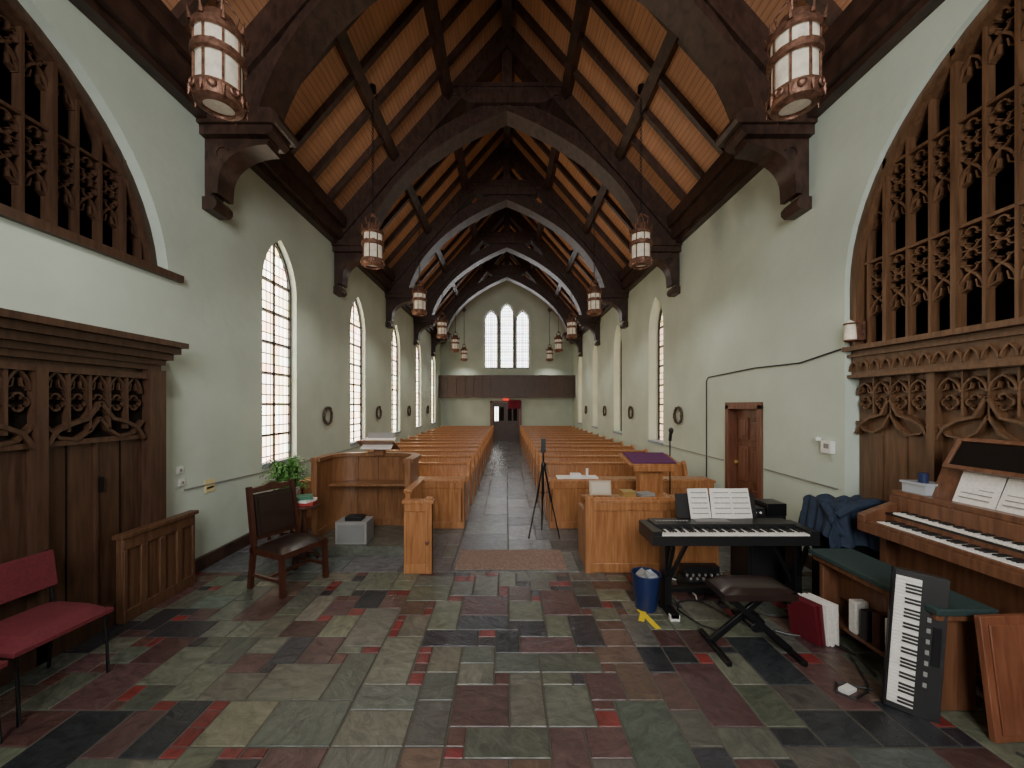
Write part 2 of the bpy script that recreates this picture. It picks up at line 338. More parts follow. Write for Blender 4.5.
# ---------------------------------------------------------------- roof timber
def bez(p0,p1,p2,n=16): return [tuple((1-t)**2*a+2*t*(1-t)*c+t*t*e for a,c,e in zip(p0,p1,p2)) for t in[i/n for i in range(n+1)]]
def truss():
    b=B(); mp=mapY(0); D=.09
    for s in(-1,1):
        f=lambda P:[(s*x,z) for x,z in P]
        cv=[(3.24-.56*(1-math.cos(t)),4.3+.42*math.sin(t)) for t in[math.pi/2*i/9 for i in range(1,10)]]
        prof=[(WX,4.0),(3.27,4.0),(3.25,4.06),(3.3,4.11),(3.26,4.2),(3.24,4.3)]+cv+[(2.64,4.74),(2.64,4.78),(WX,4.78)]
        b.prism(f(prof),mp,-D,D,M_dark)
        b.ribbon(f([(3.22,4.14),(3.21,4.3)]+[(x-.03,z-.02) for x,z in cv]),.055,mp,-D-.035,D+.035,M_dark)
        b.prism(f([(WX,3.96),(3.24,3.96),(3.2,4.0),(3.2,4.05),(3.24,4.1),(WX,4.1)]),mp,-D-.04,D+.04,M_dark)
        ring_pts=[(3.16+.07*math.cos(t),4.6+.07*math.sin(t)) for t in[2*math.pi*i/10 for i in range(10)]]; b.ribbon(f(ring_pts),.02,mp,-D-.015,D+.015,M_dark,closed=True)
        b.prism(f([(WX,4.76),(2.62,4.76),(2.56,4.81),(2.56,4.86),(WX,4.86)]),mp,-.17,.17,M_dark)
        b.prism(f([(WX,4.86),(2.5,4.86),(2.47,4.9),(2.47,4.94),(2.56,5.02),(WX,5.02)]),mp,-.21,.21,M_dark)
        b.ribbon(f(bez((2.9,4.98),(2.45,6.7),(0,7.66))),.3,mp,-.11,.11,M_dark)
        b.ribbon(f(bez((2.8,4.98),(2.38,6.6),(0,7.56))),.1,mp,-.15,.15,M_dark)
        b.ribbon(f(bez((2.73,4.98),(2.33,6.54),(0,7.48))),.06,mp,-.2,.2,M_dark)
        b.ribbon(f([(3.25,5.3),(0.0,5.3+3.25*SL)]),.34,mp,-.13,.13,M_dark)
        b.ribbon(f([(3.2,5.1),(0.0,5.1+3.2*SL)]),.06,mp,-.17,.17,M_dark)
        b.prism(f([(2.86,5.0),(WX,5.0),(WX,5.5),(3.0,5.9),(2.76,5.9)]),mp,-.1,.1,M_dark)
    b.prism([(-1.25,7.78),(1.25,7.78),(1.15,7.98),(-1.15,7.98)],mp,-.15,.15,M_dark)
    b.prism([(-1.22,7.93),(1.22,7.93),(1.17,8.0),(-1.17,8.0)],mp,-.19,.19,M_dark)
    b.prism([(-.85,7.68),(-.7,7.6),(.7,7.6),(.85,7.68),(.95,7.78),(-.95,7.78)],mp,-.2,.2,M_dark)
    b.box(-.1,.1,-.1,.1,7.9,9.15,M_dark)
    return b.obj('roof_truss')
t0=truss(); TY=[1.16,4.37,7.58,10.78,13.98,17.2,-2.05]
t0.matrix_world=T((0,TY[0],0))
for y in TY[1:]: inst(t0,T((0,y,0)))
b=B()
for s in(-1,1):
    b.box(s*WX,s*(WX-.2),YB,YF,4.97,5.22,M_dark); b.box(s*WX,s*(WX-.27),YB,YF,5.2,5.42,M_dark); b.box(s*WX,s*(WX-.12),YB,YF,4.9,4.98,M_dark)
b.obj('trim_1')
b=B()
nrm=math.atan(SL)
for s in(-1,1):
    for i in range(-1,6):
        for j in range(1,5):
            y=1.16+3.205*i+j*.641
            if YB+.1<y<YF-.1: b.bar((s*3.3,y,ZP),(0,y,RZ-.07),.085,.11,M_dark)
    for px in(2.2,1.16):
        z=RZ-SL*px-.1
        b.bar((s*px,YB,z),(s*px,YF,z),.16,.2,M_dark,up=(s*math.sin(nrm),0,math.cos(nrm)))
b.box(-.09,.09,YB,YF,RZ-.36,RZ-.06,M_dark)
b.obj('roof_rafters',smooth=False)

# ---------------------------------------------------------------- tracery
def quatre(b,mp,s,z,r,w,d0,d1,mt):
    for k in range(4):
        a0=k*math.pi/2; cx,cz=s+.5*r*math.cos(a0),z+.5*r*math.sin(a0)
        b.ribbon([(cx+.44*r*math.cos(a0+t),cz+.44*r*math.sin(a0+t)) for t in(-2.1,-1.5,-.9,-.3,.3,.9,1.5,2.1)],w,mp,d0,d1,mt)
def head(b,mp,s,a,z,h,w,d0,d1,mt,cusp=True):
    b.ribbon(lancet(s,a,z,h,5),w,mp,d0,d1,mt)
    if cusp:
        for q in(-1,1): b.ribbon([(s+q*a,z+h*.05),(s+q*a*.42,z+h*.22),(s+q*a*.3,z+h*.6)],w*.6,mp,d0+.01,d1,mt)
def archz(y):
    yy=max(y,3.4-y); dx=yy-1.95
    return 2.95+math.sqrt(max(0,1.88**2-dx*dx)) if dx<1.88 else 0
def screen(mp,mt,zb,fd,pj):
    b=B(); d0,d1=fd+.03,fd+.09
    b.ribbon([(-.4,zb)]+[(1.7+(x-1.7)*.985,2.95+(z-2.95)*.975) for x,z in AP if z>zb-.02 or zb<2.9]+[(3.8,zb)],.09,mp,fd,fd+.15,mt)
    b.ribbon([(-.35,zb)]+[(1.7+(x-1.7)*.955,2.95+(z-2.95)*.945) for x,z in AP if z>zb-.02 or zb<2.9]+[(3.75,zb)],.03,mp,fd-.03,fd+.1,mt)
    p=.178; n=24; y0=1.7-p*n/2
    for i in range(n+1):
        y=y0+i*p; top=archz(y)-.02
        if top>zb+.1:
            main=(i%3==1)
            b.ribbon([(y,zb),(y,top)],.034 if main else .02,mp,d0-(pj if main else .012),d1,mt)
    H=.80
    tiers=[zb+H*k for k in range(4)]
    for zr in tiers:
        ys=[y for y in [-.4+.02*k for k in range(211)] if (archz(y)-.03>zr or zr<2.95)]
        if ys: b.ribbon([(ys[0],zr+.01),(ys[-1],zr+.01)],.026,mp,d0-.01,d1,mt)
    for i in range(n):
        y=y0+(i+.5)*p; top=min(archz(y-p/2),archz(y+p/2))-.03
        for zt_ in tiers:
            if zt_+.45<top: head(b,mp,y,p/2-.01,zt_+.30,.15,.016,d0,d1,mt)
            for dz in(.535,.70):
                if zt_+dz+.08<top: quatre(b,mp,y,zt_+dz,.085,.011,d0+.005,d1,mt)
            if zt_+.79<top: b.ribbon([(y-p/2,zt_+.617),(y+p/2,zt_+.617)],.01,mp,d0+.01,d1,mt)
    return b
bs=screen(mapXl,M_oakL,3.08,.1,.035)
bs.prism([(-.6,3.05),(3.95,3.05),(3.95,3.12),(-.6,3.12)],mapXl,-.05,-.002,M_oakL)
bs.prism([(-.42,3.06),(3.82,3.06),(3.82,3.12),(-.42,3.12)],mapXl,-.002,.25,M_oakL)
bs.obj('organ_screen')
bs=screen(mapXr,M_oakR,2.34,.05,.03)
mp=mapXr
bs.prism([(-.42,0),(3.82,0),(3.82,2.1),(-.42,2.1)],mp,.14,.2,M_oakR)
bs.prism([(-.42,2.06),(3.82,2.06),(3.82,2.34),(-.42,2.34)],mp,.06,.2,M_oakR)
for z,w,d in((2.35,.045,-.02),(2.28,.025,.02),(2.08,.03,.02)): bs.ribbon([(-.42,z),(3.84,z)],w,mp,d,.1,M_oakR)
p=.213
for i in range(20):
    y=1.7-p*10+(i+.5)*p
    if y>1.2:
        for q in(-.053,.053): head(bs,mp,y+q,.045,2.13,.09,.012,.035,.07,M_oakR,False)
for i in range(6):
    p2=.71; y=1.7-p2*3+i*p2
    bs.ribbon([(y,0),(y,2.06)],.06,mp,.07,.15,M_oakR)
    c=y+p2/2
    og=[(y+.03,1.52),(y+.08,1.62),(y+.17,1.68),(y+.28,1.71),(c,1.86)]
    bs.ribbon(og,.022,mp,.08,.15,M_oakR); bs.ribbon([(2*c-a,z) for a,z in og],.022,mp,.08,.15,M_oakR)
    og=[(y+.03,1.64),(y+.1,1.56),(y+.2,1.54),(y+.29,1.6),(c,1.72)]
    bs.ribbon(og,.018,mp,.09,.15,M_oakR); bs.ribbon([(2*c-a,z) for a,z in og],.018,mp,.09,.15,M_oakR)
    for q in range(4):
        yy=y+.03+(q+.5)*.1625
        head(bs,mp,yy,.075,1.9,.11,.014,.09,.15,M_oakR); quatre(bs,mp,yy,1.82,.06,.01,.1,.15,M_oakR)
    for q in range(1,4): bs.ribbon([(y+.03+q*.1625,1.72),(y+.03+q*.1625,2.06)],.014,mp,.1,.15,M_oakR)
    for q in range(1,3): bs.ribbon([(y+.03+q*.217,.1),(y+.03+q*.217,1.52)],.012,mp,.13,.15,M_oakR)
bs.obj('organ_case_panelling')

b=B(); mp=mapXl; E=3.62
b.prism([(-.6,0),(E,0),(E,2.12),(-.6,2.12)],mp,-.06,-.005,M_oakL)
for z0,z1,d in((2.12,2.17,-.11),(2.17,2.22,-.14),(2.22,2.28,-.19),(2.28,2.34,-.24),(2.34,2.39,-.29)): b.prism([(-.6,z0),(E-.06-d*.55,z0),(E-.06-d*.55,z1),(-.6,z1)],mp,d,-.005,M_oakL)
b.prism([(E-.14,0),(E+.02,0),(E+.02,2.12),(E-.14,2.12)],mp,-.14,-.06,M_oakL)
b.prism([(-.6,0),(E+.02,0),(E+.02,.16),(-.6,.16)],mp,-.13,-.06,M_oakL)
b.ribbon([(-.6,2.06),(E-.04,2.06)],.05,mp,-.12,-.06,M_oakL)
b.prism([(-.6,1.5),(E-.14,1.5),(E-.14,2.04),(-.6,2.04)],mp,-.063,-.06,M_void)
for i in range(5):
    p2=.8; y=E-.14-(i+1)*p2
    b.ribbon([(y,0),(y,2.06)],.07,mp,-.13,-.06,M_oakL)
    c=y+p2/2
    og=[(y+.03,1.5),(y+.1,1.61),(y+.2,1.66),(y+.3,1.69),(c,1.82)]
    b.ribbon(og,.03,mp,-.12,-.06,M_oakL); b.ribbon([(2*c-a,z) for a,z in og],.03,mp,-.12,-.06,M_oakL)
    og=[(y+.03,1.66),(y+.12,1.56),(y+.24,1.54),(y+.33,1.6),(c,1.7)]
    b.ribbon(og,.024,mp,-.11,-.06,M_oakL); b.ribbon([(2*c-a,z) for a,z in og],.024,mp,-.11,-.06,M_oakL)
    b.ribbon([(y,1.52),(y+p2,1.52)],.04,mp,-.1,-.06,M_oakL)
    for q in range(5):
        yy=y+.035+(q+.5)*.146
        head(b,mp,yy,.066,1.9,.14,.017,-.1,-.06,M_oakL); quatre(b,mp,yy,1.82,.066,.013,-.095,-.06,M_oakL)
        if q: b.ribbon([(yy-.073,1.6),(yy-.073,2.06)],.02,mp,-.11,-.06,M_oakL)
    b.ribbon([(c,.16),(c,1.5)],.02,mp,-.08,-.06,M_oakL)
    for e in(-.2,.2): b.ribbon([(c+e,.16),(c+e,1.5)],.008,mp,-.066,-.06,M_void)
    b.ribbon([(c+.03,1.1),(c+.03,1.22)],.03,mp,-.09,-.06,M_metal)
b.obj('carved_wall_panelling')

# ---------------------------------------------------------------- rear end
b=B(); W1=WX-.01
b.box(-W1,W1,18.9,19.0,2.2,3.2,M_oakL); b.box(-W1,W1,18.84,19.04,3.16,3.26,M_oakL); b.box(-W1,W1,18.84,19.04,2.16,2.34,M_oakL)
b.box(-W1,W1,19.0,YF-.01,2.2,2.34,M_oakL)
for i in range(17): b.box(max(-W1,-WX+i*.42-.04),min(W1,-WX+i*.42+.04),18.86,18.9,2.3,3.2,M_oakL)
b.obj('gallery_balcony')
b=B(); YD=YF-.005
b.box(-.85,-.72,YF-.08,YD,0,1.98,M_reddoor);b.box(.62,.75,YF-.08,YD,0,1.98,M_reddoor);b.box(-.85,.75,YF-.08,YD,1.9,2.02,M_reddoor)
for x in(-.72,-.05):
    b.box(x,x+.67,YF-.05,YD,0,1.9,M_reddark)
    b.box(x+.1,x+.3,YF-.06,YF-.05,1.0,1.7,GB if x<-.5 else M_void); b.box(x+.37,x+.57,YF-.06,YF-.05,1.0,1.7,M_void)
    b.box(x+.1,x+.57,YF-.065,YF-.05,.2,.8,M_reddark)
b.obj('door_1')
M_cur=mat('red_curtain_cloth',(.2,.008,.03),.8)
b=B()
for i in range(9): b.cyl((.1+i*.07,YF-.14,1.6+.05*(i%2)),(.1+i*.07,YF-.14,2.05),.04,M_cur,n=8)
b.obj('red_curtain')
b=B(); b.box(-.2,.1,YF-.22,YF-.18,2.03,2.13,M_exit); b.box(-.06,-.04,YF-.21,YF-.19,2.1,2.155,M_metal); b.obj('exit_sign')

b=B(); x=WX
b.box(x-.03,x+.155,5.05,5.13,0,1.8,M_reddoor); b.box(x-.03,x+.155,5.8,5.88,0,1.8,M_reddoor); b.box(x-.03,x+.155,5.05,5.88,1.74,1.84,M_reddoor)
b.box(x+.1,x+.14,5.13,5.8,0.02,1.74,M_reddoor)
for y in(5.2,5.5):
    for z0,z1 in((.15,.6),(.7,1.2),(1.3,1.62)):
        b.box(x+.08,x+.1,y,y+.23,z0,z1,M_reddoor); b.box(x+.07,x+.08,y+.04,y+.19,z0+.05,z1-.05,M_reddoor)
b.cyl((x+.05,5.76,.95),(x+.1,5.76,.95),.03,M_gold); b.obj('door_2',bevel=.004)

# ---------------------------------------------------------------- lanterns
def lantern():
    b=B()
    b.lathe([(.0,.30),(.06,.30),(.1,.27),(.115,.2),(.15,.17),(.155,.15)],(0,0,0),M_copper,20)
    b.lathe([(.145,.16),(.145,.0),(.15,-.0)],(0,0,0),M_mica,20)
    b.lathe([(.165,.17),(.17,.12),(.155,.11)],(0,0,0),M_copper,20)
    b.lathe([(.15,.01),(.172,-.0),(.172,-.05),(.15,-.06)],(0,0,0),M_copper,20)
    b.lathe([(.14,-.05),(.14,-.28)],(0,0,0),M_mica,20)
    b.lathe([(.145,-.26),(.17,-.27),(.175,-.31),(.15,-.36),(.10,-.385),(.095,-.37),(.14,-.34),(.14,-.27)],(0,0,0),M_copper,20)
    b.lathe([(.0,-.34),(.13,-.33)],(0,0,0),M_mica,20)
    for i in range(8):
        a=2*math.pi*i/8; cx,cy=math.cos(a),math.sin(a)
        b.bar((.15*cx,.15*cy,-.3),(.15*cx,.15*cy,.17),.014,.012,M_copper,up=(cx,cy,0))
        b.cyl((.165*cx,.165*cy,.16),(.185*cx,.185*cy,.25),.02,M_copper,r1=.002,n=6)
        b.cyl((.165*cx,.165*cy,-.3),(.175*cx,.175*cy,-.37),.018,M_copper,r1=.003,n=6)
        a2=a+math.pi/8; c2_,s2_=math.cos(a2),math.sin(a2)
        b.torus((.15*c2_,.15*s2_,-.02),.035,.008,(c2_,s2_,0),M_copper,10,4)
        b.torus((.175*c2_,.175*s2_,-.31),.025,.008,(c2_,s2_,0),M_copper,8,4)
    for i in range(4):
        a=math.pi/4+2*math.pi*i/4
        b.tube([(.1*math.cos(a),.1*math.sin(a),.27),(.12*math.cos(a),.12*math.sin(a),.36),(.05*math.cos(a),.05*math.sin(a),.43),(0,0,.44)],.009,M_copper)
    b.lathe([(0,.47),(.03,.45),(.03,.42),(0,.40)],(0,0,0),M_copper,12)
    z=.46; i=0
    while z<2.42:
        b.torus((0,0,z),.018,.005,(1,0,0) if i%2 else (0,1,0),M_metal,8,4); z+=.032; i+=1
    b.cyl((0,0,2.36),(0,0,2.46),.05,M_metal,n=10)
    return b.obj('hanging_lantern')
l0=lantern(); first=True
LY=[2.81+3.22*k for k in range(6)]
for y in LY:
    for s in(-1,1):
        Mx=T((s*2.1,y,4.34))
        if first: l0.matrix_world=Mx; first=False
        else: inst(l0,Mx)
        ld=bpy.data.lights.new('lantern_bulb','SPOT'); ld.energy=50; ld.color=(1,.94,.84); ld.shadow_soft_size=.05; ld.spot_size=math.radians(150); ld.spot_blend=.8
        lo=bpy.data.objects.new('lantern_bulb',ld); sc.collection.objects.link(lo); lo.location=(s*2.1,y,3.93)

# ---------------------------------------------------------------- pews
def pew(L,name):
    b=B()
    pr=[(0,0),(.5,0),(.55,.82),(.47,.86),(.42,.8),(.36,.62),(.2,.56),(.04,.6),(0,.55)]
    for x in(0,L-.05): b.prism(pr,lambda a,z,d,x=x:(x+d,a,z),0,.05,M_pew)
    b.box(.05,L-.05,.06,.44,.38,.42,M_pew)
    b.add([(x,y,z) for x in(.05,L-.05) for y,z in((.44,.3),(.48,.3),(.53,.80),(.49,.80))],[(0,1,2,3),(4,5,6,7),(0,1,5,4),(1,2,6,5),(2,3,7,6),(3,0,4,7)],M_pew)
    b.box(.0,L,.46,.56,.79,.825,M_pew); b.box(.05,L-.05,.1,.13,0,.38,M_pew)
    b.box(.05,L-.05,.56,.66,.55,.57,M_pew)
    return b.obj(name,bevel=.006)
PL=2.4; rows=[6.05+.88*i for i in range(14)]
p0=pew(PL,'pew')
p0.matrix_world=T((-.62-PL,rows[0],0))
for i,y in enumerate(rows):
    if i: inst(p0,T((-.62-PL,y,0)))
    inst(p0,T((.62,y,0)))
def panelscreen(b,x0,x1,y,H,mt,n,th=.05,cap=.1):
    b.box(x0,x1,y,y+th,0,H-.03,mt); b.box(x0-.02,x1+.02,y-cap*.25,y+th+cap*.3,H-.035,H,mt)
    b.box(x0,x1,y-.018,y,0,.1,mt); b.box(x0,x1,y-.015,y,H-.12,H-.035,mt)
    w=(x1-x0)/n
    for i in range(n+1):
        c=x0+i*w; b.box(max(x0,c-.03),min(x1,c+.03),y-.015,y,.1,H-.1,mt)
for s in(-1,1):
    b=B(); x0,x1=(.62,3.02) if s>0 else (-3.02,-.62)
    panelscreen(b,x0,x1,5.62,.70,M_pew,6)
    for x in(x0,x1-.05): b.box(x,x+.05,5.62,5.9,0,.7,M_pew)
    b.box(x0,x1,5.64,5.9,.68,.71,M_pew)
    b.obj('pew_front_panel',bevel=.005)

b=B(); panelscreen(b,.86,2.28,4.15,.78,M_pew,3)
b.box(.84,.93,4.11,4.21,0,.82,M_pew)
b.box(.86,.91,4.2,4.65,0,.62,M_pew); b.box(2.23,2.28,4.2,4.65,0,.62,M_pew)
b.rbox((1.57,4.36,.76),(1.42,.36,.025),(math.radians(-8),0,0),M_pew)
b.box(.91,2.23,4.2,4.5,.45,.47,M_pew); b.obj('choir_desk',bevel=.005)
b=B(); panelscreen(b,-1.1,-.8,4.12,.78,M_pew,1)
b.box(-.87,-.8,4.1,4.18,0,.81,M_pew)
b.box(-1.1,-1.05,4.17,4.75,0,.86,M_pew); b.box(-1.12,-1.03,4.17,4.77,.84,.88,M_pew)
b.prism([(-.85,.30),(-.827,.33),(-.827,.345),(-.838,.352),(-.85,.342),(-.862,.352),(-.873,.345),(-.873,.33)],mapY(4.085),0,.02,M_reddoor)
b.obj('choir_stall_end',bevel=.005)
b=B(); b.box(-2.5,-1.14,4.6,5.5,0,.11,M_slate); ob=b.obj('pulpit_platform')
ca=ob.data.color_attributes.new('Col','FLOAT_COLOR','CORNER')
for d in ca.data: d.color=(.11,.12,.10,1)
b=B(); z0=.11; PW=M_pulpit
pts=[(-2.42,4.85),(-2.42,5.2),(-2.37,5.32),(-2.26,5.41),(-2.05,5.45),(-1.6,5.45),(-1.4,5.41),(-1.28,5.32),(-1.22,5.2),(-1.22,4.75)]
def vwall(b,pts,h0,h1,th,mt):
    b.ribbon(pts,th,lambda a,z,d:(a,z,d),h0,h1,mt)
vwall(b,pts,z0,1.1,.05,PW); vwall(b,pts,1.08,1.13,.12,PW); vwall(b,pts,z0,z0+.1,.08,PW)
for x in(-2.42,-1.22): b.box(x-.035,x+.035,4.72 if x>-2 else 4.82,4.79 if x>-2 else 4.89,z0,1.14,PW)
b.box(-2.36,-1.26,5.1,5.4,.72,.75,PW)
for x in(-2.1,-1.82,-1.54): b.box(x-.012,x+.012,5.39,5.425,.2,1.08,PW)
b.rbox((-1.78,5.36,1.24),(.5,.36,.025),(math.radians(-24),0,0),PW); b.box(-1.85,-1.71,5.33,5.43,1.1,1.22,PW)
b.rbox((-1.78,5.34,1.27),(.42,.28,.012),(math.radians(30),0,0),M_paper); b.rbox((-1.78,5.45,1.345),(.38,.14,.012),(math.radians(60),0,0),M_grey)
b.obj('pulpit',bevel=.004)
b=B(); b.box(-2.08,-1.7,4.66,4.92,.11,.38,M_grey); b.box(-2.05,-1.73,4.652,4.66,.14,.35,mat('speaker_grille',(.2,.205,.2),.8)); b.box(-1.98,-1.78,4.7,4.85,.38,.43,M_black); b.obj('floor_speaker',bevel=.01)
b=B()
b.box(1.7,2.05,4.92,5.2,0,.08,M_pew); b.box(1.72,2.02,4.98,5.14,.08,1.0,M_pew); b.box(1.68,2.06,4.95,5.17,.62,.66,M_pew)
b.rbox((1.87,5.08,1.08),(.66,.45,.03),(math.radians(10),0,0),M_pew); b.rbox((1.87,5.08,1.105),(.56,.45,.012),(math.radians(10),0,0),M_purple)
b.box(1.6,2.14,4.845,4.86,.96,1.03,M_pew)
b.obj('lectern',bevel=.005)
b=B(); mx_,my_=2.3,5.43; b.cyl((mx_,my_,0),(mx_,my_,.03),.12,M_metal,n=20); b.cyl((mx_,my_,.03),(mx_,my_,1.3),.01,M_metal); b.cyl((mx_,my_,1.3),(mx_-.01,my_-.05,1.42),.022,M_black); b.lathe([(.0,.05),(.03,.03),(.035,0),(.02,-.04),(0,-.05)],(mx_-.01,my_-.06,1.44),M_black,10); b.obj('microphone_stand')
b=B(); tx,ty=.5,5.28
for a in(90,210,330):
    ca_,sa=math.cos(math.radians(a)),math.sin(math.radians(a)); b.cyl((tx+.24*ca_,ty+.24*sa,0.01),(tx+.12*ca_,ty+.12*sa,.5),.009,M_metal,n=8); b.cyl((tx+.12*ca_,ty+.12*sa,.48),(tx+.02*ca_,ty+.02*sa,.95),.014,M_metal,n=8)
    b.cyl((tx,ty,.6),(tx+.09*ca_,ty+.09*sa,.62),.006,M_metal,n=6)
b.cyl((tx,ty,.55),(tx,ty,1.15),.012,M_metal,n=8); b.lathe([(0,0),(.03,.0),(.035,.05),(.02,.09),(0,.09)],(tx,ty,.93),M_metal,10)
b.box(tx-.035,tx+.035,ty-.03,ty+.03,1.15,1.2,M_black); b.box(tx-.03,tx+.03,ty-.02,ty+.02,1.2,1.34,M_black); b.cyl((tx+.03,ty,1.0),(tx+.05,ty-.18,.9),.006,M_metal,n=6)
b.obj('camera_tripod')
b=B(); b.box(.75,1.35,5.66,5.88,.712,.73,M_paper); b.box(.95,1.1,5.7,5.8,.73,.78,M_white);b.cyl((1.2,5.76,.73),(1.2,5.76,.85),.02,M_white);b.obj('service_papers')
b=B(); b.rbox((1.04,4.3,.875),(.24,.03,.16),(math.radians(-12),0,0),mat('cream_card',(.45,.38,.28),.7)); b.rbox((1.04,4.28,.877),(.2,.01,.12),(math.radians(-12),0,0),mat('card_face',(.55,.48,.38),.7)); b.box(.95,1.13,4.3,4.4,.78,.80,M_pew); b.obj('hymn_card_holder')
b=B(); b.box(1.28,1.42,4.24,4.4,.79,.84,M_gold); b.rbox((1.55,4.33,.80),(.18,.13,.03),(0,0,.3),M_grey); b.obj('hymn_books')
b=B(); b.box(-.57,.66,4.2,4.75,0,.015,M_mat)
for i in range(20): b.box(-.57+i*.0625,-.565+i*.0625,4.2,4.75,.015,.019,M_mat)
b.obj('entrance_mat')

mat_w=mat('dried_vine',(.10,.07,.05),.9)
def wreath(name,x,y,z):
    b=B(); s=1 if x>0 else -1
    b.torus((x-s*.03,y,z),.155,.02,(1,0,0),M_oakL,24,6)
    for i in range(60):
        a=2*math.pi*i/60; r=.155+.02*(R()-.5); c=(x-s*(.04+.012*R()),y+r*math.cos(a),z+r*math.sin(a))
        b.rbox(c,(.02,.04,.013),(a+R(),R(),R()),M_oakL if i%2 else mat_w)
    b.obj(name)
for y in(7.15,10.0,13.1,16.2): wreath('wall_wreath',-WX,y,1.6)
for y in(7.48,10.35,13.1,16.2): wreath('wall_wreath',WX,y,1.6)

# ---------------------------------------------------------------- left furniture
def armchair():
    b=B(); w=.25
    for x in(-w,w):
        b.bar((x,-.24,0),(x,-.22,.43),.045,.045,M_chairwood); b.bar((x,.26,0),(x,.2,.45),.04,.05,M_chairwood); b.bar((x,.2,.44),(x*.96,.3,1.04),.04,.05,M_chairwood)
        b.bar((x,-.2,.15),(x,.22,.15),.025,.03,M_chairwood)
    b.box(-.27,.27,-.25,.24,.37,.43,M_chairwood); b.bar((-w,0,.15),(w,0,.15),.025,.03,M_chairwood)
    n=8; vs=[];fs=[]
    for i in range(n+1):
        for j in range(n+1):
            u,v=i/n*2-1,j/n*2-1; vs.append((u*.265,v*.245-.01,.43+.05*(1-u**4)*(1-v**4)))
    for i in range(n):
        for j in range(n): a=i*(n+1)+j; fs.append((a,a+1,a+n+2,a+n+1))
    b.add(vs,fs,M_leather)
    b.rbox((0,.245,.74),(.42,.05,.44),(math.radians(-9.5),0,0),M_leather)
    b.rbox((0,.225,.74),(.36,.03,.38),(math.radians(-9.5),0,0),M_leather)
    P=[(-.25,.97),(-.2,1.02),(-.08,1.03),(0,1.06),(.08,1.03),(.2,1.02),(.25,.97)]
    b.prism([(x,z) for x,z in P],lambda a,z,d:(a,.275+d+(z-.97)*.16,z),0,.035,M_chairwood)
    b.bar((-w,.22,.51),(w,.22,.51),.03,.04,M_chairwood)
    for k in range(9):
        for x in(-.2,.2): b.lathe([(0,.006),(.007,0),(0,-.006)],(x,.215+.01*k-.02,.56+k*.045),M_gold,6)
    return b.obj('wooden_chair',bevel=.006)
c=armchair(); c.matrix_world=T((-2.2,3.9,0))@RZm(66)@Matrix.Scale(.95,4)
b=B(); TX,TYY=-2.33,4.42
b.lathe([(0,.66),(.16,.66),(.17,.645),(.16,.63),(0,.63)],(TX,TYY,0),M_chairwood,24); b.lathe([(.03,.63),(.025,.5),(.045,.35),(.025,.2),(.05,.1),(.05,.06),(0,.06)],(TX,TYY,0),M_chairwood,14)
for a in(30,150,270): b.tube([(TX,TYY,.12),(TX+.1*math.cos(math.radians(a)),TYY+.1*math.sin(math.radians(a)),.1),(TX+.15*math.cos(math.radians(a)),TYY+.15*math.sin(math.radians(a)),.02)],.018,M_chairwood)
b.obj('side_table')
b=B()
M_gbook=mat('green_cover',(.03,.15,.09),.5); M_rbook=mat('red_cover',(.35,.03,.03),.5)
for i,(m,r) in enumerate(((M_rbook,10),(M_paper,-12),(M_gbook,25))): b.rbox((TX,TYY,.677+i*.033),(.24-.03*i,.18,.032),(0,0,math.radians(r)),m)
b.obj('book_stack')
b=B(); fx,fy=-2.80,4.90
b.lathe([(0,.0),(.10,0),(.14,.2),(.15,.22),(.13,.22),(.12,.18),(0,.18)],(fx,fy,.5),M_white,18)
for k in range(120):
    a=R()*2*math.pi; L=.16+.16*R(); up=.12+.38*R(); n=7; P=[]
    for i in range(n+1):
        t=i/n; P.append(Vector((fx+math.cos(a)*L*t,fy+math.sin(a)*L*t,.68+up*math.sin(t*2.1)-.05*t)))
    sd=Vector((-math.sin(a),math.cos(a),0))
    for i in range(n):
        w=.055*(1-i/n)+.014; p,q=P[i],P[i+1]; m=(p+q)/2
        for s in(-1,1): b.add([p,q,m+sd*s*w+(q-p)*.6-Vector((0,0,.01))],[(0,1,2)],M_leaf)
b.obj('potted_fern',fixn=False)
b=B(); b.box(fx-.16,fx+.16,fy-.16,fy+.16,.47,.5,M_chairwood)
for x in(-.14,.14):
    for y in(-.14,.14): b.bar((fx+x,fy+y,0),(fx+x,fy+y,.47),.03,.03,M_chairwood)
b.box(fx-.14,fx+.14,fy-.14,fy+.14,.2,.22,M_chairwood); b.obj('plant_stand')
b=B(); X=-3.16
M_low=wood('low_panel_oak',(.07,.032,.016),(.14,.068,.034),.45)
YA,YZ=3.16,3.88
b.box(X-.05,X,YA,YZ,0,.70,M_low); b.box(X-.055,X+.035,YA-.03,YZ+.03,.70,.735,M_low); b.box(X,X+.02,YA,YZ,0,.1,M_low); b.box(X,X+.02,YA,YZ,.6,.70,M_low)
for i in range(5): y=YA+i*(YZ-YA)/4; b.box(X,X+.02,max(YA,y-.03),min(YZ,y+.03),.1,.6,M_low)
b.obj('prayer_desk_screen',bevel=.004)
